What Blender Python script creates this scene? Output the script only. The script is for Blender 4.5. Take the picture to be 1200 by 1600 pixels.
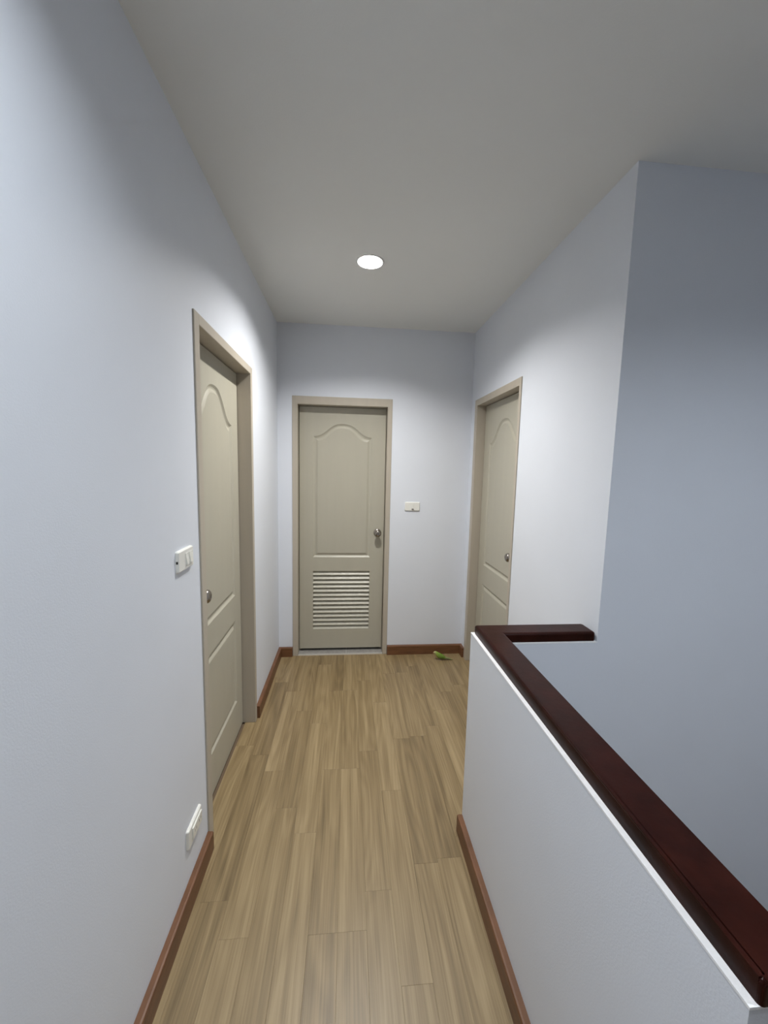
import bpy, bmesh, math, random
from mathutils import Vector, Matrix

# ------------------------------------------------------------------ clear
for o in list(bpy.data.objects):
    bpy.data.objects.remove(o)
scn = bpy.context.scene
COL = scn.collection
random.seed(11)

# ------------------------------------------------------------------ measures (metres)
# left wall face x=0, end wall face y=0, floor z=0, camera looks towards +y
W, H = 1.498, 2.571            # hallway width at the far end, ceiling height
XH, XH2 = 1.034, 1.138         # half wall faces (hall side, stair side)
YF, YC = -1.598, -1.702        # half wall far face / stair wall face
YN = -2.694                    # near end of the half wall
ZH = 0.878                     # half wall top
BACK, SX = -4.7, 2.75          # wall behind the camera, far side of the stairwell
LAMPS = [(0.635, -0.93), (0.43, -2.76), (1.95, -2.95)]

# ------------------------------------------------------------------ camera
cam = bpy.data.cameras.new('camera')
camo = bpy.data.objects.new('camera', cam)
COL.objects.link(camo)
yaw, pitch, roll = 0.0931, -0.1115, 0.0228
fw = Vector((math.sin(yaw)*math.cos(pitch), math.cos(yaw)*math.cos(pitch), math.sin(pitch)))
rt = Vector((math.cos(yaw), -math.sin(yaw), 0))
up = rt.cross(fw)
r2 = rt*math.cos(roll) + up*math.sin(roll)
u2 = -rt*math.sin(roll) + up*math.cos(roll)
camo.matrix_world = Matrix(((r2.x, u2.x, -fw.x, 0.5369), (r2.y, u2.y, -fw.y, -3.0573),
                            (r2.z, u2.z, -fw.z, 1.5223), (0, 0, 0, 1)))
cam.sensor_fit = 'VERTICAL'
cam.sensor_height = 32.0
cam.lens = 609.53*32.0/1600.0
cam.clip_start = 0.02
scn.camera = camo

# ------------------------------------------------------------------ world, exposure
wd = bpy.data.worlds.new('world'); scn.world = wd
wd.use_nodes = True
wd.node_tree.nodes['Background'].inputs[0].default_value = (0.80, 0.92, 1.0, 1)
wd.node_tree.nodes['Background'].inputs[1].default_value = 0.05
vs = scn.view_settings
vs.view_transform = 'Standard'; vs.look = 'None'; vs.gamma = 1.0; vs.use_curve_mapping = False
vs.exposure = 0.0
LAMP_STRENGTH = 1420.0

# ------------------------------------------------------------------ helpers
def mat(name, col, rough=0.6, metal=0.0, noise=0.0, nscale=30.0, bump=0.0, bscale=200.0, coat=0.0, emit=None, spec=0.5, stretch=(1, 1, 1)):
    m = bpy.data.materials.new(name); m.use_nodes = True
    nt = m.node_tree; b = nt.nodes['Principled BSDF']
    b.inputs['Base Color'].default_value = (*col, 1)
    b.inputs['Roughness'].default_value = rough
    b.inputs['Metallic'].default_value = metal
    b.inputs['Coat Weight'].default_value = coat
    b.inputs['Specular IOR Level'].default_value = spec
    tc = nt.nodes.new('ShaderNodeTexCoord')
    mp = nt.nodes.new('ShaderNodeMapping'); mp.inputs['Scale'].default_value = stretch
    nt.links.new(tc.outputs['Object'], mp.inputs['Vector'])
    if noise:
        n = nt.nodes.new('ShaderNodeTexNoise'); n.inputs['Scale'].default_value = nscale
        n.inputs['Detail'].default_value = 5
        r = nt.nodes.new('ShaderNodeValToRGB')
        r.color_ramp.elements[0].position = 0.3; r.color_ramp.elements[1].position = 0.7
        r.color_ramp.elements[0].color = (*[c*(1-noise) for c in col], 1)
        r.color_ramp.elements[1].color = (*[min(1, c*(1+noise)) for c in col], 1)
        nt.links.new(mp.outputs[0], n.inputs['Vector'])
        nt.links.new(n.outputs['Fac'], r.inputs[0]); nt.links.new(r.outputs[0], b.inputs['Base Color'])
    if bump:
        n2 = nt.nodes.new('ShaderNodeTexNoise'); n2.inputs['Scale'].default_value = bscale
        n2.inputs['Detail'].default_value = 3
        bp = nt.nodes.new('ShaderNodeBump'); bp.inputs['Strength'].default_value = bump
        bp.inputs['Distance'].default_value = 0.002
        nt.links.new(mp.outputs[0], n2.inputs['Vector'])
        nt.links.new(n2.outputs['Fac'], bp.inputs['Height']); nt.links.new(bp.outputs[0], b.inputs['Normal'])
    if emit:
        b.inputs['Emission Color'].default_value = (*emit[0], 1); b.inputs['Emission Strength'].default_value = emit[1]
    return m

M = {}
M['wall'] = mat('wall_paint', (0.73, 0.76, 0.82), 0.55, noise=0.012, nscale=3, bump=0.12, bscale=260)
M['ceiling'] = mat('ceiling_paint', (0.78, 0.785, 0.765), 0.75, noise=0.01, nscale=2, bump=0.1, bscale=220)
M['ledge'] = mat('top_lit_plaster_edge', (0.90, 0.90, 0.91), 0.6, noise=0.04, nscale=60, bump=0.3, bscale=180)  # white plaster, raised further to carry the strong light from above
M['door'] = mat('door_paint', (0.44, 0.415, 0.335), 0.38, noise=0.015, nscale=8, bump=0.10, bscale=90, stretch=(3, 3, 0.25))
M['frame'] = mat('frame_paint', (0.46, 0.41, 0.335), 0.45, noise=0.03, nscale=8, bump=0.15, bscale=60, stretch=(3, 3, 0.3))
M['base'] = mat('baseboard_wood', (0.150, 0.064, 0.027), 0.42, noise=0.22, nscale=9, bump=0.1, bscale=40, stretch=(1, 1, 6))
M['rail'] = mat('dark_rail_wood', (0.021, 0.0048, 0.003), 0.30, noise=0.35, nscale=14, bump=0.15, bscale=60, spec=0.10)
M['metal'] = mat('brushed_steel', (0.33, 0.30, 0.27), 0.22, metal=1.0, noise=0.05, nscale=40)
M['black'] = mat('black_slot', (0.012, 0.011, 0.010), 0.6)
M['plastic'] = mat('ivory_plastic', (0.80, 0.79, 0.74), 0.35, noise=0.01, nscale=20)
M['rocker'] = mat('ivory_rocker', (0.80, 0.79, 0.73), 0.25)
M['trimring'] = mat('white_enamel', (0.82, 0.82, 0.82), 0.35)
M['can'] = mat('reflector_white', (0.85, 0.85, 0.86), 0.3)
M['bulb'] = mat('lamp_diffuser', (0.9, 0.9, 0.9), 0.4, emit=((1.0, 0.985, 0.955), LAMP_STRENGTH))
M['bulb_cool'] = mat('lamp_diffuser_cool', (0.9, 0.9, 0.9), 0.4, emit=((0.84, 0.92, 1.0), LAMP_STRENGTH*0.52))
M['bulb_dim'] = mat('lamp_diffuser_dim', (0.9, 0.9, 0.9), 0.4, emit=((0.88, 0.945, 1.0), LAMP_STRENGTH*0.48))
M['tile'] = mat('grey_floor_tile', (0.30, 0.285, 0.265), 0.4, noise=0.15, nscale=40)
M['grout'] = mat('white_grout', (0.62, 0.61, 0.58), 0.8)
M['sub'] = mat('subfloor', (0.16, 0.11, 0.07), 0.9)
M['lowfloor'] = mat('lower_floor_tile', (0.6, 0.58, 0.54), 0.4, noise=0.03, nscale=5)  # unseen floor, lightened to bounce light up the stair wall
M['step'] = mat('stair_tread_wood', (0.42, 0.31, 0.20), 0.4, noise=0.2, nscale=10)  # hidden treads paled to throw light onto the lower stair wall

def wood_material():
    m = bpy.data.materials.new('laminate_oak'); m.use_nodes = True
    nt = m.node_tree; L = nt.links; b = nt.nodes['Principled BSDF']
    N = lambda t: nt.nodes.new(t)
    tc = N('ShaderNodeTexCoord'); oi = N('ShaderNodeObjectInfo')
    off = N('ShaderNodeVectorMath'); off.operation = 'SCALE'
    off.inputs[0].default_value = (31.7, 17.3, 9.1); L.new(oi.outputs['Random'], off.inputs['Scale'])
    add = N('ShaderNodeVectorMath'); L.new(tc.outputs['Object'], add.inputs[0]); L.new(off.outputs[0], add.inputs[1])
    # fine fibres
    mp = N('ShaderNodeMapping'); mp.inputs['Scale'].default_value = (170, 3.2, 1); L.new(add.outputs[0], mp.inputs['Vector'])
    n1 = N('ShaderNodeTexNoise'); n1.inputs['Scale'].default_value = 1; n1.inputs['Detail'].default_value = 6; L.new(mp.outputs[0], n1.inputs['Vector'])
    # broad streaks
    mp2 = N('ShaderNodeMapping'); mp2.inputs['Scale'].default_value = (30, 1.0, 1); L.new(add.outputs[0], mp2.inputs['Vector'])
    n2 = N('ShaderNodeTexNoise'); n2.inputs['Scale'].default_value = 1; n2.inputs['Detail'].default_value = 4; n2.inputs['Distortion'].default_value = 0.15
    L.new(mp2.outputs[0], n2.inputs['Vector'])
    # cathedral grain: contour lines of a slow noise
    mp3 = N('ShaderNodeMapping'); mp3.inputs['Scale'].default_value = (9, 0.9, 1); L.new(add.outputs[0], mp3.inputs['Vector'])
    n3 = N('ShaderNodeTexNoise'); n3.inputs['Scale'].default_value = 1; n3.inputs['Detail'].default_value = 1.2; L.new(mp3.outputs[0], n3.inputs['Vector'])
    mul = N('ShaderNodeMath'); mul.operation = 'MULTIPLY'; mul.inputs[1].default_value = 70; L.new(n3.outputs['Fac'], mul.inputs[0])
    sn = N('ShaderNodeMath'); sn.operation = 'SINE'; L.new(mul.outputs[0], sn.inputs[0])
    sc = N('ShaderNodeMath'); sc.operation = 'MULTIPLY_ADD'; sc.inputs[1].default_value = 0.04; sc.inputs[2].default_value = 0.0; L.new(sn.outputs[0], sc.inputs[0])
    # sum
    a1 = N('ShaderNodeMath'); a1.operation = 'MULTIPLY_ADD'; a1.inputs[1].default_value = 0.42; L.new(n1.outputs['Fac'], a1.inputs[0]); L.new(sc.outputs[0], a1.inputs[2])
    a2 = N('ShaderNodeMath'); a2.operation = 'MULTIPLY_ADD'; a2.inputs[1].default_value = 0.58; L.new(n2.outputs['Fac'], a2.inputs[0]); L.new(a1.outputs[0], a2.inputs[2])
    a3 = N('ShaderNodeMath'); a3.operation = 'MULTIPLY_ADD'; a3.inputs[1].default_value = 0.15; L.new(oi.outputs['Random'], a3.inputs[0]); L.new(a2.outputs[0], a3.inputs[2])
    r = N('ShaderNodeValToRGB'); L.new(a3.outputs[0], r.inputs[0])
    e = r.color_ramp.elements
    e[0].position = 0.28; e[0].color = (0.112, 0.073, 0.032, 1)
    e[1].position = 0.82; e[1].color = (0.37, 0.275, 0.148, 1)
    k = r.color_ramp.elements.new(0.55); k.color = (0.238, 0.168, 0.082, 1)
    L.new(r.outputs[0], b.inputs['Base Color'])
    b.inputs['Roughness'].default_value = 0.40
    bp = N('ShaderNodeBump'); bp.inputs['Strength'].default_value = 0.15; bp.inputs['Distance'].default_value = 0.0006
    L.new(n1.outputs['Fac'], bp.inputs['Height']); L.new(bp.outputs[0], b.inputs['Normal'])
    return m
M['wood'] = wood_material()

def tag(o, label=None, cat=None, group=None, kind=None):
    if label: o['label'] = label
    if cat: o['category'] = cat
    if group: o['group'] = group
    if kind: o['kind'] = kind
    return o

def empty(name, loc, rotz=0.0):
    o = bpy.data.objects.new(name, None); COL.objects.link(o)
    o.location = loc; o.rotation_euler = (0, 0, rotz); o.empty_display_size = 0.1
    return o

def link(name, bm, m, parent=None, loc=None, smooth=False):
    bmesh.ops.recalc_face_normals(bm, faces=bm.faces[:])
    me = bpy.data.meshes.new(name); bm.to_mesh(me); bm.free()
    for x in (m if isinstance(m, (list, tuple)) else [m]): me.materials.append(x)
    if smooth:
        for p in me.polygons: p.use_smooth = True
    o = bpy.data.objects.new(name, me); COL.objects.link(o)
    if parent: o.parent = parent
    if loc: o.location = loc
    return o

def box(bm, a, b, bev=0.0, seg=2, mi=0):
    x0, y0, z0 = a; x1, y1, z1 = b
    t = bmesh.new() if bev else bm
    v = [t.verts.new(p) for p in [(x0, y0, z0), (x1, y0, z0), (x1, y1, z0), (x0, y1, z0), (x0, y0, z1), (x1, y0, z1), (x1, y1, z1), (x0, y1, z1)]]
    fs = [t.faces.new([v[i] for i in f]) for f in [(0, 3, 2, 1), (4, 5, 6, 7), (0, 1, 5, 4), (1, 2, 6, 5), (2, 3, 7, 6), (3, 0, 4, 7)]]
    for f in fs: f.material_index = mi
    if bev:
        bmesh.ops.bevel(t, geom=t.edges[:], offset=bev, segments=seg, profile=0.5, affect='EDGES')
        me = bpy.data.meshes.new('tmp'); t.to_mesh(me); t.free(); bm.from_mesh(me); bpy.data.meshes.remove(me)
    return bm

def lathe(bm, prof, n=32, M4=None, mi=0, cap=True):
    """prof: (r, h) pairs revolved round local z"""
    rings = []
    for r, h in prof:
        if r < 1e-6:
            rings.append([bm.verts.new((0, 0, h))]*n)
        else:
            rings.append([bm.verts.new((r*math.cos(2*math.pi*i/n), r*math.sin(2*math.pi*i/n), h)) for i in range(n)])
    vs_ = set()
    for a, b in zip(rings, rings[1:]):
        for i in range(n):
            j = (i+1) % n
            q = []
            for v in (a[i], a[j], b[j], b[i]):
                if v not in q: q.append(v)
            if len(q) > 2:
                f = bm.faces.new(q); f.material_index = mi
    for rr in rings: vs_.update(rr)
    if M4: bmesh.ops.transform(bm, matrix=M4, verts=list(vs_))

# ------------------------------------------------------------------ room shell
T = 0.12
# door openings (rough, including frames)
D1 = dict(a=-1.605, b=-0.789, h=2.05)    # left wall, y range
D2 = dict(a=0.109, b=0.8705, h=2.05)     # end wall, x range
D3 = dict(a=-0.893, b=-0.0905, h=2.05)   # right wall, y range

bm = bmesh.new()
box(bm, (-T, BACK, 0), (0, D1['a'], H)); box(bm, (-T, D1['b'], 0), (0, T, H)); box(bm, (-T, D1['a'], 2.05), (0, D1['b'], H))
tag(link('wall_left', bm, M['wall']), 'long pale lilac-grey wall on the left holding a beige door', 'wall', kind='structure')
bm = bmesh.new()
box(bm, (0, 0, 0), (D2['a'], T, H)); box(bm, (D2['b'], 0, 0), (W, T, H)); box(bm, (D2['a'], 0, 2.05), (D2['b'], T, H))
tag(link('wall_back', bm, M['wall']), 'pale grey end wall of the hallway around the louvred door', 'wall', kind='structure')
bm = bmesh.new()
box(bm, (W, YC, 0), (W+T, D3['a'], H)); box(bm, (W, D3['b'], 0), (W+T, T, H)); box(bm, (W, D3['a'], 2.05), (W+T, D3['b'], H))
tag(link('wall_right', bm, M['wall']), 'short bright right wall of the hallway beyond the dark railing', 'wall', kind='structure')
bm = bmesh.new()
box(bm, (W+T, YC, -1.6), (SX, YC+T, H)); box(bm, (XH2, YC, -1.6), (W+T, YC+T, 0))
tag(link('wall_stairwell', bm, M['wall']), 'blue-grey wall over the stairwell right of the hallway corner', 'wall', kind='structure')
bm = bmesh.new()
box(bm, (SX, BACK, -1.6), (SX+T, YC+T, H))
tag(link('wall_stair_side', bm, M['wall']), 'side wall of the stairwell, out of frame to the right', 'wall', kind='structure')
bm = bmesh.new(); box(bm, (-T, BACK-T, -1.6), (SX+T, BACK, H))
tag(link('wall_front', bm, M['wall']), 'wall behind the viewer, out of frame', 'wall', kind='structure')

# unseen boxes behind the doors and the lower stair hall, added against light leaks
def shell(name, a, b, label, skip):
    bm = bmesh.new(); box(bm, a, b)
    for f in [f for f in bm.faces if f.calc_center_median()[skip[0]] == skip[1] or abs(f.calc_center_median()[skip[0]]-skip[1]) < 1e-6]: bm.faces.remove(f)
    tag(link(name, bm, M['wall']), label, 'wall', kind='structure')
shell('light_block_end', (D2['a']-0.3, T, -0.04), (D2['b']+0.3, T+1.0, H-0.1), 'unseen box added behind the louvred door to keep light out', (1, T))
shell('light_block_left', (-T-0.6, D1['a']-0.1, -0.04), (-T, D1['b']+0.05, H-0.1), 'unseen box added behind the left door to keep light out', (0, -T))
shell('light_block_right', (W+T, YC+T, -0.04), (W+T+0.6, D3['b']+0.1, H-0.1), 'unseen box added behind the right door to keep light out', (0, W+T))
bm = bmesh.new(); box(bm, (-T, BACK-T, -1.7), (SX+T, YC+T, -1.6))
tag(link('floor_lower', bm, M['lowfloor']), 'pale floor of the storey below, under the stairs', 'floor', kind='structure')
bm = bmesh.new(); box(bm, (XH2-0.1, BACK, -1.6), (XH2, YC, -0.06))
tag(link('wall_stair_lower', bm, M['wall']), 'wall under the landing beside the stairs, out of sight', 'wall', kind='structure')

# low L-shaped wall round the stairwell
bm = bmesh.new()
def lprism(bm, pts, z0, z1, mi=0):
    a = [bm.verts.new((x, y, z0)) for x, y in pts]; b = [bm.verts.new((x, y, z1)) for x, y in pts]
    n = len(pts)
    fs = [bm.faces.new(a[::-1]), bm.faces.new(b)] + [bm.faces.new((a[i], a[(i+1) % n], b[(i+1) % n], b[i])) for i in range(n)]
    for f in fs: f.material_index = mi
    return fs
Lp = [(XH, YN), (XH2, YN), (XH2, YC), (W, YC), (W, YF), (XH, YF)]
lprism(bm, Lp, -0.25, ZH-0.004)
hw = link('half_wall', bm, M['wall'])
tag(hw, 'waist-high L-shaped grey wall beside the stairwell under the dark rail', 'wall', kind='structure')
bm = bmesh.new()
e = 0.0008
lprism(bm, [(XH-e, YN-e), (XH2+e, YN-e), (XH2+e, YC-e), (W-0.001, YC-e), (W-0.001, YF+e), (XH-e, YF+e)], ZH-0.004, ZH)
tag(link('plaster_edge', bm, M['ledge'], hw), 'thin white plaster edge, with top light put into its colour')

# ceiling with round holes for the downlights
bm = bmesh.new()
RH = 0.064
def ceil_face(p): bm.faces.new([bm.verts.new((x, y, H)) for x, y in p])
S = 0.09
xs = sorted([-T, SX+T] + [l[0]+d for l in LAMPS for d in (-S, S)])
yy = sorted([BACK-T, 2*T] + [l[1]+d for l in LAMPS for d in (-S, S)])
for xa, xb in zip(xs, xs[1:]):
    for ya, yb in zip(yy, yy[1:]):
        if not any(xa >= l[0]-S-1e-6 and xb <= l[0]+S+1e-6 and ya >= l[1]-S-1e-6 and yb <= l[1]+S+1e-6 for l in LAMPS):
            ceil_face([(xa, ya), (xb, ya), (xb, yb), (xa, yb)])
for lx, ly in LAMPS:
    n = 48
    for i in range(n):
        q = []
        for k in (i, i+1):
            t = 2*math.pi*k/n; c, s_ = math.cos(t), math.sin(t); m_ = max(abs(c), abs(s_))
            q.append(((lx+RH*c, ly+RH*s_), (lx+S*c/m_, ly+S*s_/m_)))
        ceil_face([q[0][0], q[0][1], q[1][1], q[1][0]])
bmesh.ops.remove_doubles(bm, verts=bm.verts[:], dist=1e-5)
tag(link('ceiling', bm, M['ceiling']), 'plain off-white ceiling with a round recessed downlight', 'ceiling', kind='structure')

# ------------------------------------------------------------------ floor of laminate planks
bm = bmesh.new()
box(bm, (-T, YN, -0.06), (XH2, 0.0, -0.009)); box(bm, (XH2, YF-0.02, -0.06), (W+T, 0.0, -0.009)); box(bm, (-T, BACK, -0.06), (SX, YN, -0.009))
floor = tag(link('floor', bm, M['sub']), 'light oak laminate floor of narrow planks along the hallway', 'floor', kind='structure')
PW, PL, GAP = 0.0960, 0.705, 0.00016
known = {0.424: -1.224, 0.520: -1.224, 0.712: -0.668, 0.232: -0.733, 0.328: -0.86, 0.136: -1.921, 0.616: -0.40, 0.808: -1.02, 0.904: -0.30}
def plank(x0, x1, y0, y1):
    if x1-x0 < 0.006 or y1-y0 < 0.02: return
    hx, hy, b = (x1-x0)/2-GAP, (y1-y0)/2-GAP, 0.0004
    bm = bmesh.new()
    lo = [bm.verts.new((sx*hx, sy*hy, -0.009)) for sx, sy in ((-1, -1), (1, -1), (1, 1), (-1, 1))]
    mi_ = [bm.verts.new((sx*hx, sy*hy, -b*0.6)) for sx, sy in ((-1, -1), (1, -1), (1, 1), (-1, 1))]
    tp = [bm.verts.new((sx*(hx-b), sy*(hy-b), 0)) for sx, sy in ((-1, -1), (1, -1), (1, 1), (-1, 1))]
    bm.faces.new(tp); bm.faces.new(lo[::-1])
    for A, B in ((lo, mi_), (mi_, tp)):
        for i in range(4): bm.faces.new((A[i], A[(i+1) % 4], B[(i+1) % 4], B[i]))
    link('plank', bm, M['wood'], floor, loc=((x0+x1)/2, (y0+y1)/2, 0))
k0 = -7
for k in range(-7, 23):
    x0 = 0.616+k*PW; x1 = x0+PW
    if x0 > SX-0.02: break
    x0c = max(x0, -0.06); x1c = min(x1, SX)
    ph = known.get(round(x0, 3), -random.random()*PL)
    y = ph + 4*PL
    while y > BACK:
        a, b_ = max(y-PL, BACK), min(y, 0.0)
        y -= PL
        if b_ <= a: continue
        if x0c > 1.56:                       # beyond the right door reveal: only the landing behind
            segs = [(x0c, x1c, a, min(b_, YN))]
        elif x0c >= XH2-0.02:
            segs = [(x0c, x1c, a, min(b_, YN)), (x0c, min(x1c, W+0.07), max(a, YF-0.01), b_)]
        elif x1c > XH2-0.02:
            segs = [(x0c, XH2-0.02, a, YF-0.01), (x0c, x1c, max(a, YF-0.01), b_)] if a < YF-0.01 < b_ else [(x0c, XH2-0.02 if b_ < YF else x1c, a, b_)]
        else:
            segs = [(x0c, x1c, a, b_)]
        for s in segs: plank(*s)

# stairs going down in the well
bm = bmesh.new()
st = empty('stairs', (0, 0, 0))
tag(st, 'wooden steps going down behind the half wall, hidden from view, paled to bounce light up', 'stairs', kind='structure')
for i in range(4):
    bm = bmesh.new(); y0 = YN+0.245*i
    box(bm, (XH2, y0+(0.245 if False else 0), -0.18*(i+1)-0.04), (SX, min(y0+0.265, YC), -0.18*(i+1)), 0.004)
    link('tread', bm, M['step'], st)
    bm = bmesh.new(); box(bm, (XH2, y0, -0.18*(i+1)), (SX, y0+0.015, -0.18*i-0.04 if i else -0.06))
    link('riser', bm, M['wall'], st)

# ------------------------------------------------------------------ baseboards
BH, BT = 0.076, 0.022
def baseboard(name, pts, label, close=False):
    """pts: wall-line path; the board stands to the left of the path direction"""
    bm = bmesh.new()
    prof = [(0.0, 0.0), (BT, 0.0), (BT, BH-0.007), (BT-0.002, BH-0.002), (BT-0.007, BH), (0.0, BH)]
    P = [Vector((x, y)) for x, y in pts]; rings = []
    for i, p in enumerate(P):
        d0 = (P[i]-P[i-1]).normalized() if i else None
        d1 = (P[i+1]-P[i]).normalized() if i < len(P)-1 else None
        if d0 is None: nrm = Vector((-d1.y, d1.x))
        elif d1 is None: nrm = Vector((-d0.y, d0.x))
        else:
            n0 = Vector((-d0.y, d0.x)); n1 = Vector((-d1.y, d1.x)); nrm = (n0+n1)/(1+n0.dot(n1))
        rings.append([bm.verts.new((p.x+nrm.x*t, p.y+nrm.y*t, z)) for t, z in prof])
    n = len(prof)
    for a, b in zip(rings, rings[1:]):
        for i in range(n): bm.faces.new((a[i], a[(i+1) % n], b[(i+1) % n], b[i]))
    bm.faces.new(rings[0]); bm.faces.new(rings[-1][::-1])
    return tag(link(name, bm, M['base']), label, 'baseboard', kind='structure')
baseboard('baseboard_left', [(0, D1['a']-0.001), (0, BACK)], 'red-brown baseboard along the left wall, from the beige door towards the viewer')
baseboard('baseboard_back', [(D2['a']-0.001, 0), (0, 0), (0, D1['b']+0.001)], 'short red-brown baseboard wrapping the far left corner between two doors')
baseboard('baseboard_right', [(W, D3['b']+0.001), (W, 0), (D2['b']+0.001, 0)], 'red-brown baseboard behind the green bird, right of the louvred door')
baseboard('baseboard_half_wall', [(XH, YN), (XH, YF)], 'red-brown baseboard at the foot of the low stair wall')

# ------------------------------------------------------------------ doors
def shape(t):
    """cathedral arch, 0 at the shoulders and 1 in the middle"""
    s = 0.5-0.5*math.cos(2*math.pi*t)
    return s+0.9*s*(1-s)*(s-0.25)
NP = 36
def panel_rings(bm, x0, x1, z0, z1, arch, Y):
    """recessed moulding round a panel of the door face. local x across, z up, y = Y outward surface (towards -y)"""
    prof = [(0.0, 0.0), (0.003, 0.0022), (0.010, 0.0070), (0.016, 0.0085), (0.020, 0.0083), (0.027, 0.0045), (0.034, 0.0012), (0.039, 0.0004), (0.0395, 0.0008)]
    out = []
    for d, h in prof:
        a, b = x0+d, x1-d
        bot = [bm.verts.new((a+(b-a)*i/NP, Y+h, z0+d)) for i in range(NP+1)]
        top = [bm.verts.new((a+(b-a)*i/NP, Y+h, z1-arch*1.0-d+arch*shape(i/NP))) for i in range(NP+1)]
        out.append((bot, top))
    for (b0, t0), (b1, t1) in zip(out, out[1:]):
        for i in range(NP):
            bm.faces.new((b0[i], b0[i+1], b1[i+1], b1[i])); bm.faces.new((t0[i], t0[i+1], t1[i+1], t1[i]))
        bm.faces.new((b0[0], b1[0], t1[0], t0[0])); bm.faces.new((b0[-1], b1[-1], t1[-1], t0[-1]))
    bl, tl = out[-1]
    for i in range(NP): bm.faces.new((bl[i], bl[i+1], tl[i+1], tl[i]))
    return out[0]

def make_door(name, loc, rotz, w, h, rev, ox0, ox1, oz, panel_x, upper, lower, knob_x, labels, louvre=None, sill=False, leaf_bottom=0.008):
    """local frame: x across the opening (0..w), wall face at y=0, recess towards +y"""
    root = empty(name, loc, rotz)
    tag(root, labels, 'door', kind='structure')
    pr = 0.006                                   # casing stands this proud of the wall
    # frame
    bm = bmesh.new()
    box(bm, (0.0005, -pr, 0), (ox0, T, h-0.0005), 0.002); box(bm, (ox1, -pr, 0), (w-0.0005, T, h-0.0005), 0.002)
    box(bm, (ox0-0.002, -pr, oz), (ox1+0.002, T, h-0.0005), 0.002)
    # stop bead behind the leaf edge
    box(bm, (ox0-0.001, rev+0.036, 0), (ox0+0.012, T, oz)); box(bm, (ox1-0.012, rev+0.036, 0), (ox1+0.001, T, oz)); box(bm, (ox0, rev+0.036, oz-0.012), (ox1, T, oz+0.001))
    link('door_frame', bm, M['frame'], root)
    # leaf
    g = 0.005
    x0, x1, zt, zb = ox0+g, ox1-g, oz-g, leaf_bottom
    Y = rev; px0, px1 = panel_x
    bm = bmesh.new()
    def q(xa, xb, za, zb_): 
        vv = [bm.verts.new(p) for p in ((xa, Y, za), (xb, Y, za), (xb, Y, zb_), (xa, Y, zb_))]; bm.faces.new(vv)
    q(x0, px0, zb, zt); q(px1, x1, zb, zt)
    uz0, uz1, arch = upper
    bot, top = panel_rings(bm, px0, px1, uz0, uz1, arch, Y)
    # rail above the arch
    tr = [bm.verts.new((v.co.x, Y, zt)) for v in top]
    for i in range(NP): bm.faces.new((top[i], top[i+1], tr[i+1], tr[i]))
    lz0, lz1 = lower
    q(px0, px1, lz1, uz0); q(px0, px1, zb, lz0)
    if louvre is None:
        panel_rings(bm, px0, px1, lz0, lz1, 0.0, Y)
    else:
        for (xa, xb) in ((px0, px0), (px1, px1)):
            bm.faces.new([bm.verts.new(p) for p in ((xa, Y, lz0), (xa, Y+0.034, lz0), (xa, Y+0.034, lz1), (xa, Y, lz1))])
        for z in (lz0, lz1):
            bm.faces.new([bm.verts.new(p) for p in ((px0, Y, z), (px1, Y, z), (px1, Y+0.034, z), (px0, Y+0.034, z))])
    # edges and back
    for a, b in (((x0, zb), (x1, zb)), ((x1, zb), (x1, zt)), ((x1, zt), (x0, zt)), ((x0, zt), (x0, zb))):
        bm.faces.new([bm.verts.new(p) for p in ((a[0], Y, a[1]), (b[0], Y, b[1]), (b[0], Y+0.034, b[1]), (a[0], Y+0.034, a[1]))])
    def qb(xa, xb, za, zb_):
        bm.faces.new([bm.verts.new(p) for p in ((xa, Y+0.034, za), (xb, Y+0.034, za), (xb, Y+0.034, zb_), (xa, Y+0.034, zb_))])
    if louvre is None: qb(x0, x1, zb, zt)
    else:
        qb(x0, px0, zb, zt); qb(px1, x1, zb, zt); qb(px0, px1, zb, lz0); qb(px0, px1, lz1, zt)
    bmesh.ops.remove_doubles(bm, verts=bm.verts[:], dist=1e-5)
    leaf = link('door_leaf', bm, M['door'], root)
    if louvre:
        n = louvre; pit = (lz1-lz0)/n
        first = None
        for i in range(n):
            if first is None:
                bm = bmesh.new()
                # slanted slat, outer edge low, inner edge high
                hz = pit*0.90; t = 0.006; a = px0+0.0005; b = px1-0.0005
                sec = [(0.0, 0.0), (0.0015, -0.0015), (t*0.9, 0.0), (0.030, hz-0.002), (0.030, hz+t*0.7), (0.024, hz+t*0.5), (0.0, t*0.55)]
                A = [bm.verts.new((a, y, z)) for y, z in sec]; B = [bm.verts.new((b, y, z)) for y, z in sec]
                m_ = len(sec)
                for j in range(m_): bm.faces.new((A[j], A[(j+1) % m_], B[(j+1) % m_], B[j]))
                bm.faces.new(A[::-1]); bm.faces.new(B)
                o = first = link('slat', bm, M['door'], leaf)
            else:
                o = first.copy(); COL.objects.link(o); o.parent = leaf
            o.location = (0, Y+0.0005, lz0+0.002+pit*i)
    # knob
    kz = 1.0
    R = Matrix.Translation((knob_x, Y, kz)) @ Matrix.Rotation(math.pi/2, 4, 'X')   # local +z -> -y (outwards)
    kb = bmesh.new()
    lathe(kb, [(0.0, 0.030), (0.010, 0.028), (0.0115, 0.030), (0.0145, 0.034), (0.022, 0.038), (0.0265, 0.045), (0.0275, 0.052), (0.0255, 0.059), (0.020, 0.0645), (0.0125, 0.067), (0.0085, 0.0672), (0.0080, 0.0655), (0.0, 0.0655)][1:], 32, R)
    k = link('door_knob', kb, M['metal'], root, smooth=True)
    rb = bmesh.new(); lathe(rb, [(0.0, 0.0), (0.0315, 0.0), (0.0315, 0.004), (0.028, 0.008), (0.016, 0.011), (0.0115, 0.013), (0.0105, 0.031)], 32, R)
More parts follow.
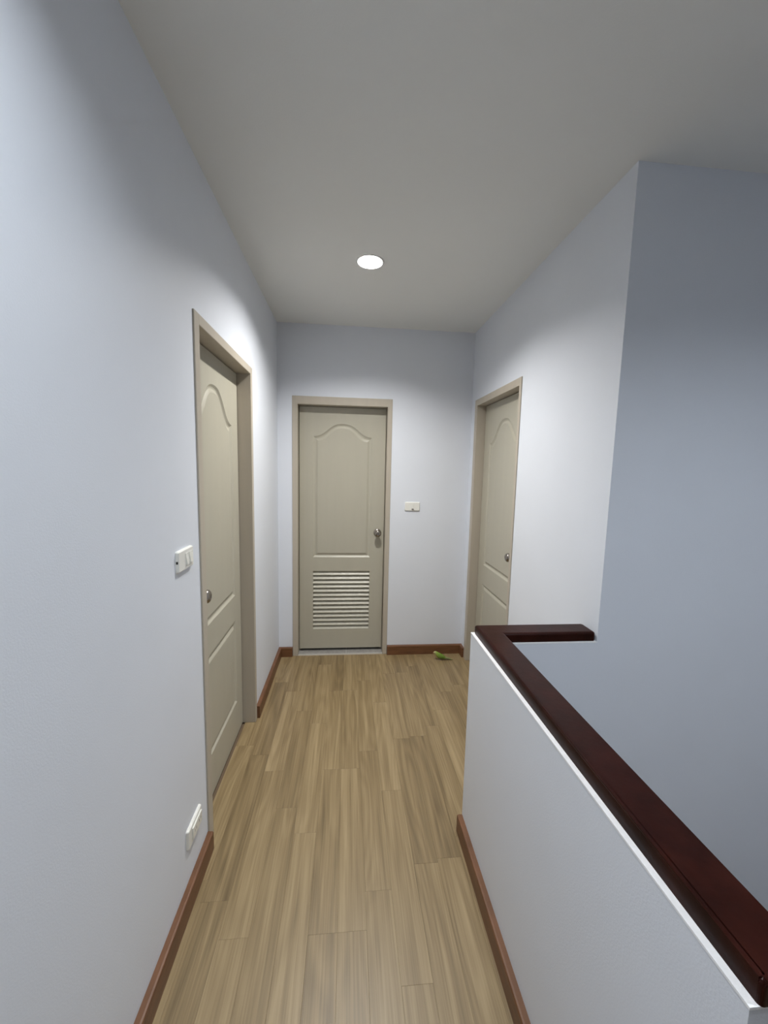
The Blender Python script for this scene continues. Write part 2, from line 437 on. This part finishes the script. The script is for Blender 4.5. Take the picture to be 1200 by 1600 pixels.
    link('rosette', rb, M['metal'], k, smooth=True)
    sb = bmesh.new(); lathe(sb, [(0.0, 0.0656), (0.0075, 0.0656), (0.0078, 0.0662), (0.007, 0.0668), (0.0, 0.0668)], 20, R)
    link('lock_cylinder', sb, M['metal'], k, smooth=False)
    hb = bmesh.new(); box(hb, (knob_x-0.001, Y-0.0672, kz-0.004), (knob_x+0.001, Y-0.0665, kz+0.004))
    link('key_slot', hb, M['black'], k)
    return root

# left door: local x runs from the far jamb? keep local x = -world y direction so that recess (+y local) points to -x world
# rot +90 deg: local x -> +y world, local y -> -x world
make_door('door_1', (0, D1['a'], 0), math.pi/2, D1['b']-D1['a'], 2.05, 0.068,
          0.046, 0.778, 2.012, (0.152, 0.668), (0.818, 1.876, 0.150), (0.205, 0.676), 0.046+0.060,
          'beige two-panel arched door in the left wall, with steel knob on its near side')
make_door('door_2', (D2['a'], 0, 0), 0.0, D2['b']-D2['a'], 2.05, 0.075,
          0.0405, 0.7255, 1.990, (0.153, 0.612), (0.796, 1.860, 0.100), (0.184, 0.680), 0.670,
          'beige arched-panel door with louvre slats at the end of the hallway', louvre=14, leaf_bottom=0.024)
# right wall: rot -90: local x -> -y world, local y -> +x world
make_door('door_3', (W, D3['b'], 0), -math.pi/2, D3['b']-D3['a'], 2.05, 0.062,
          0.052, 0.775, 2.004, (0.166, 0.688), (0.816, 1.868, 0.150), (0.226, 0.668), 0.775-0.054,
          'beige two-panel arched door in the right wall, its foot behind the rail')

# threshold of the end door: sill, grout and two grey tiles
th = empty('trim_1', (0, 0, 0)); tag(th, 'grey tiled threshold under the louvred door', 'threshold', kind='structure')
xa, xb = D2['a']+0.0405, D2['a']+0.7255
bm = bmesh.new(); box(bm, (xa, -0.006, -0.009), (xb, 0.006, 0.003), 0.001); link('sill', bm, M['frame'], th)
bm = bmesh.new(); box(bm, (xa, 0.006, -0.03), (xb, 0.13, -0.006)); link('dark_gap', bm, M['black'], th)  # black strip paints in the shade of the gap before the grout
bm = bmesh.new(); box(bm, (xa, 0.017, -0.006), (xb, 0.022, 0.001)); box(bm, (0.536, 0.017, -0.006), (0.540, 0.13, 0.0012)); link('grout', bm, M['grout'], th)
for a, b in ((xa, 0.5355), (0.5405, xb)):
    bm = bmesh.new(); box(bm, (a, 0.0225, -0.006), (b, 0.13, 0.001), 0.0008); link('tile', bm, M['tile'], th)

# ------------------------------------------------------------------ dark wooden rail (cap of the half wall)
rail = empty('handrail', (XH, YF, ZH))
tag(rail, 'dark mahogany rail cap lying along the low stair wall', 'handrail')
X0, X1 = XH+0.0115, XH2-0.004
Y0, Y1 = YC+0.006, YF-0.010        # short leg
zt = 0.036
def capmesh(outline):
    """outline counter-clockwise, z from ZH to ZH+zt, rounded top arris"""
    bm = bmesh.new()
    fs = lprism(bm, outline, 0, zt)
    topf = fs[1]
    return bm, topf
def cap(name, outline, hard):
    bm = bmesh.new(); fs = lprism(bm, outline, 0, zt)
    ed = [e_ for e_ in fs[1].edges]
    keep = []
    for e_ in ed:
        m_ = (e_.verts[0].co+e_.verts[1].co)/2
        if not any(abs((m_.x-h[0])) < 1e-3 and abs(m_.y-h[1]) < 1e-3 for h in hard): keep.append(e_)
    # vertical corners get a round too
    bmesh.ops.bevel(bm, geom=keep, offset=0.010, segments=4, profile=0.5, affect='EDGES')
    bmesh.ops.translate(bm, vec=Vector((-XH, -YF, 0)), verts=bm.verts[:])
    o = link(name, bm, M['rail'], rail)
    return o
g = 0.0003
A_, B_ = (X0, Y1), (X1, Y0)
# mitre from outer far-left corner (X0,Y1) to inner corner (X1,Y0)
def rnd(cx, cy, r, a0, a1, n=5):
    return [(cx+r*math.cos(a0+(a1-a0)*i/n), cy+r*math.sin(a0+(a1-a0)*i/n)) for i in range(n+1)]
near = [(X1-g, Y0-g)] + [(X0, Y1-g)] + rnd(X0+0.006, YN-0.002+0.006, 0.006, math.pi, 1.5*math.pi) + rnd(X1-0.016, YN-0.002+0.016, 0.016, 1.5*math.pi, 2*math.pi)
far = [(X1+g, Y0), (W-0.010, Y0), (W-0.004, Y0+0.006), (W-0.004, Y1-0.010), (W-0.012, Y1), (X0+g, Y1)]
mx, my = (X0+X1)/2, (Y0+Y1)/2
def near_mid(a, b): return ((a[0]+b[0])/2, (a[1]+b[1])/2)
cap('rail_board', near, [near_mid(near[0], near[1])])
cap('rail_board', far, [near_mid(far[0], far[-1])])

# ------------------------------------------------------------------ downlights
for i, (lx, ly) in enumerate(LAMPS):
    d = empty('downlight', (lx, ly, H))
    tag(d, ['round white recessed downlight in the ceiling before the end door',
            'round white recessed downlight above the viewer, out of frame',
            'round white recessed downlight above the stairs, out of frame'][i], 'light', group='recessed hallway downlights')
    bm = bmesh.new(); lathe(bm, [(0.0605, 0.002), (0.0605, -0.001), (0.063, -0.004), (0.068, -0.0045), (0.073, -0.002), (0.074, -0.0002)], 48)
    link('trim_ring', bm, M['trimring'], d, smooth=True)
    bm = bmesh.new(); lathe(bm, [(0.0608, 0.001), (0.0590, 0.012), (0.0560, 0.028), (0.0535, 0.046)], 48)
    lathe(bm, [(0.0635, 0.001), (0.066, 0.02), (0.062, 0.061), (0.0, 0.062)], 48)
    link('reflector', bm, M['can'], d, smooth=True)
    bm = bmesh.new(); lathe(bm, [(0.0, 0.035), (0.03, 0.0355), (0.045, 0.037), (0.053, 0.041), (0.053, 0.047), (0.0, 0.047)], 48)
    link('diffuser', bm, [M['bulb'], M['bulb_dim'], M['bulb_cool']][i], d, smooth=True)

# ------------------------------------------------------------------ switches and socket
def rounded_plate(bm, w, h, t, edge=0.004, n=5, r=0.006):
    rings = []
    for off, z in ((0, 0), (0, t*0.35), (edge*0.4, t*0.75), (edge, t)):
        pts = []
        for cx, cy, a in ((w/2-r, h/2-r, 0), (-w/2+r, h/2-r, 90), (-w/2+r, -h/2+r, 180), (w/2-r, -h/2+r, 270)):
            for i in range(n+1):
                t_ = math.radians(a+90*i/n); rr = max(r-off, 0.001)
                pts.append((cx+rr*math.cos(t_), -z, cy+rr*math.sin(t_)))
        rings.append([bm.verts.new(p) for p in pts])
    m_ = len(rings[0])
    for A, B in zip(rings, rings[1:]):
        for i in range(m_): bm.faces.new((A[i], A[(i+1) % m_], B[(i+1) % m_], B[i]))
    bm.faces.new(rings[0][::-1]); bm.faces.new(rings[-1])

def rocker(parent, cx, w, h, t, name='rocker'):
    bm = bmesh.new()
    # rocking face: top pressed in, bottom proud
    z0, z1 = -h/2, h/2
    v = [(cx-w/2, -t+0.0005, z0), (cx+w/2, -t+0.0005, z0), (cx+w/2, -t+0.0005, z1), (cx-w/2, -t+0.0005, z1),
         (cx-w/2+0.0008, -t-0.0052, z0+0.0012), (cx+w/2-0.0008, -t-0.0052, z0+0.0012), (cx+w/2-0.0008, -t-0.0014, z1-0.001), (cx-w/2+0.0008, -t-0.0014, z1-0.001)]
    V = [bm.verts.new(p) for p in v]
    for f in [(0, 3, 2, 1), (4, 5, 6, 7), (0, 1, 5, 4), (1, 2, 6, 5), (2, 3, 7, 6), (3, 0, 4, 7)]: bm.faces.new([V[i] for i in f])
    return link(name, bm, M['rocker'], parent)

def insert_frame(parent, cx, w, h, t):
    bm = bmesh.new(); b = 0.0018
    for a, c in (((cx-w/2-b, -h/2-b), (cx+w/2+b, -h/2)), ((cx-w/2-b, h/2), (cx+w/2+b, h/2+b)), ((cx-w/2-b, -h/2), (cx-w/2, h/2)), ((cx+w/2, -h/2), (cx+w/2+b, h/2))):
        box(bm, (a[0], -t-0.0016, a[1]), (c[0], -t+0.0005, c[1]))
    return link('insert_frame', bm, M['plastic'], parent)

PT = 0.0095
def plate(parent, w, h):
    bm = bmesh.new(); rounded_plate(bm, w, h, PT); o = link('cover_plate', bm, M['plastic'], parent, smooth=False)
    return o

s1 = empty('light_switch', (0, -1.744, 1.211), math.pi/2)
tag(s1, 'white two-rocker light switch on the left wall beside the door', 'switch')
plate(s1, 0.120, 0.070)
rocker(s1, 0.002, 0.015, 0.036, PT); rocker(s1, 0.035, 0.022, 0.036, PT)
insert_frame(s1, 0.002, 0.0155, 0.0365, PT); insert_frame(s1, 0.035, 0.0225, 0.0365, PT)
bm = bmesh.new(); box(bm, (-0.0605, -0.007, -0.004), (-0.058, -0.002, 0.004)); link('pry_slot', bm, M['black'], s1)

s2 = empty('light_switch', (1.047, 0, 1.226), 0)
tag(s2, 'white single-rocker light switch on the end wall right of the louvred door', 'switch')
plate(s2, 0.120, 0.070)
rocker(s2, 0.002, 0.015, 0.036, PT); insert_frame(s2, 0.002, 0.0155, 0.0365, PT)
bm = bmesh.new(); box(bm, (-0.006, -PT-0.0052, -0.0235), (0.010, -PT+0.0004, -0.0185)); link('indicator_slot', bm, M['metal'], s2)

s3 = empty('power_outlet', (0, -1.744, 0.236), math.pi/2)
tag(s3, 'white power outlet low on the left wall above the baseboard', 'outlet')
plate(s3, 0.120, 0.072)
bm = bmesh.new(); box(bm, (-0.030, -PT-0.0045, -0.021), (0.050, -PT+0.001, 0.021), 0.0015); link('socket_face', bm, M['rocker'], s3)
for cx in (-0.010, 0.030):
    for dx in (-0.0065, 0.0065):
        bm = bmesh.new(); box(bm, (cx+dx-0.001, -PT-0.0048, -0.004), (cx+dx+0.001, -PT-0.0040, 0.006)); link('pin_slot', bm, M['black'], s3)

# ------------------------------------------------------------------ small green parakeet on the floor
def bird_material():
    m = bpy.data.materials.new('green_feathers'); m.use_nodes = True
    nt = m.node_tree; b = nt.nodes['Principled BSDF']; L = nt.links
    tc = nt.nodes.new('ShaderNodeTexCoord'); sp = nt.nodes.new('ShaderNodeSeparateXYZ'); L.new(tc.outputs['Object'], sp.inputs[0])
    r = nt.nodes.new('ShaderNodeValToRGB'); mr = nt.nodes.new('ShaderNodeMapRange')
    mr.inputs['From Min'].default_value = -0.06; mr.inputs['From Max'].default_value = 0.10
    L.new(sp.outputs['X'], mr.inputs['Value'])
    n = nt.nodes.new('ShaderNodeTexNoise'); n.inputs['Scale'].default_value = 130; L.new(tc.outputs['Object'], n.inputs['Vector'])
    ad = nt.nodes.new('ShaderNodeMath'); ad.operation = 'MULTIPLY_ADD'; ad.inputs[1].default_value = 0.12
    L.new(n.outputs['Fac'], ad.inputs[0]); L.new(mr.outputs[0], ad.inputs[2]); L.new(ad.outputs[0], r.inputs[0])
    e = r.color_ramp.elements
    e[0].position = 0.08; e[0].color = (0.46, 0.42, 0.20, 1)
    e[1].position = 0.95; e[1].color = (0.20, 0.22, 0.07, 1)
    a = e.new(0.20); a.color = (0.24, 0.34, 0.05, 1)
    a = e.new(0.42); a.color = (0.13, 0.24, 0.02, 1)
    a = e.new(0.66); a.color = (0.15, 0.23, 0.03, 1)
    L.new(r.outputs[0], b.inputs['Base Color']); b.inputs['Roughness'].default_value = 0.75
    return m
M['feather'] = bird_material()
M['wing'] = mat('wing_feathers', (0.15, 0.24, 0.035), 0.7, noise=0.25, nscale=120)
M['tailf'] = mat('tail_feathers', (0.22, 0.23, 0.09), 0.7, noise=0.2, nscale=100)
M['beak'] = mat('beak_horn', (0.50, 0.32, 0.16), 0.4)
M['foot'] = mat('bird_foot', (0.33, 0.24, 0.20), 0.7)
bird = empty('parakeet', (1.300, -0.124, 0.0), math.radians(-4))
tag(bird, 'small green parakeet standing on the floor near the far right corner', 'bird')
def tube(bm, path, n=18):
    """path: (x, z, half width y, half height z) sections"""
    rings = []
    for i, (x, z, ry, rz) in enumerate(path):
        a = path[max(i-1, 0)]; b = path[min(i+1, len(path)-1)]
        d = Vector((b[0]-a[0], 0, b[1]-a[1])).normalized(); nrm = Vector((-d.z, 0, d.x))
        rings.append([bm.verts.new(Vector((x, 0, z)) + nrm*rz*math.cos(2*math.pi*k/n) + Vector((0, 1, 0))*ry*math.sin(2*math.pi*k/n)) for k in range(n)])
    for A, B in zip(rings, rings[1:]):
        for k in range(n): bm.faces.new((A[k], A[(k+1) % n], B[(k+1) % n], B[k]))
    bm.faces.new(rings[0]); bm.faces.new(rings[-1][::-1])
bm = bmesh.new()
# forehead -> nape -> body -> rump, one continuous surface
tube(bm, [(-0.0615, 0.0575, 0.002, 0.003), (-0.060, 0.0585, 0.0065, 0.0080), (-0.056, 0.0595, 0.0100, 0.0115), (-0.049, 0.0590, 0.0120, 0.0135),
          (-0.041, 0.0545, 0.0125, 0.0150), (-0.032, 0.0470, 0.0145, 0.0175), (-0.021, 0.0385, 0.0175, 0.0205), (-0.008, 0.0325, 0.0185, 0.0205),
          (0.006, 0.0275, 0.0170, 0.0180), (0.019, 0.0230, 0.0135, 0.0140), (0.031, 0.0190, 0.0095, 0.0100), (0.042, 0.0155, 0.0060, 0.0065), (0.050, 0.0130, 0.0030, 0.0030)])
body = link('body', bm, M['feather'], bird, smooth=True)
for s in (-1, 1):
    bm = bmesh.new()
    secs = [(-0.031, 0.046, 0.002, 0.004), (-0.024, 0.043, 0.0035, 0.010), (-0.010, 0.036, 0.0040, 0.013), (0.006, 0.030, 0.0036, 0.011), (0.024, 0.0235, 0.0026, 0.007), (0.042, 0.0175, 0.0015, 0.0035), (0.056, 0.0125, 0.0008, 0.0012)]
    tube(bm, secs, 12)
    for v in bm.verts:
        x = v.co.x; yb = 0.0155*math.exp(-((x+0.008)/0.034)**2)+0.001
        v.co.y += s*yb
    link('wing', bm, M['wing'], bird, smooth=True)
    bm = bmesh.new(); bmesh.ops.create_uvsphere(bm, u_segments=12, v_segments=8, radius=0.0021)
    bmesh.ops.translate(bm, vec=Vector((-0.0535, s*0.0103, 0.0615)), verts=bm.verts[:]); link('eye', bm, M['black'], bird, smooth=True)
    # foot with four toes
    bm = bmesh.new()
    def seg(a, b, r0, r1):
        a, b = Vector(a), Vector(b); d = b-a; q_ = d.to_track_quat('Z', 'Y').to_matrix().to_4x4()
        lathe(bm, [(0, 0), (r0, 0), (r1, d.length), (0, d.length)], 8, Matrix.Translation(a) @ q_)
    seg((-0.010, s*0.008, 0.016), (-0.011, s*0.009, 0.003), 0.0022, 0.0016)
    for tx, ty in ((-0.013, 0.003), (-0.011, -0.004), (0.010, 0.004), (0.009, -0.003)):
        seg((-0.011, s*0.009, 0.0028), (-0.011+tx, s*0.009+ty, 0.0012), 0.0014, 0.0008)
    link('foot', bm, M['foot'], bird, smooth=True)
bm = bmesh.new()
tube(bm, [(0.022, 0.0215, 0.0100, 0.0090), (0.040, 0.0175, 0.0105, 0.0085), (0.056, 0.0135, 0.0090, 0.0068), (0.072, 0.0095, 0.0068, 0.0046), (0.086, 0.0055, 0.0038, 0.0026), (0.0945, 0.0024, 0.0010, 0.0010)], 12)
link('tail', bm, M['tailf'], bird, smooth=True)
bm = bmesh.new()
tube(bm, [(-0.0590, 0.0600, 0.0042, 0.0042), (-0.0630, 0.0590, 0.0036, 0.0036), (-0.0658, 0.0560, 0.0024, 0.0026), (-0.0662, 0.0525, 0.0008, 0.0010)], 10)
link('beak', bm, M['beak'], bird, smooth=True)
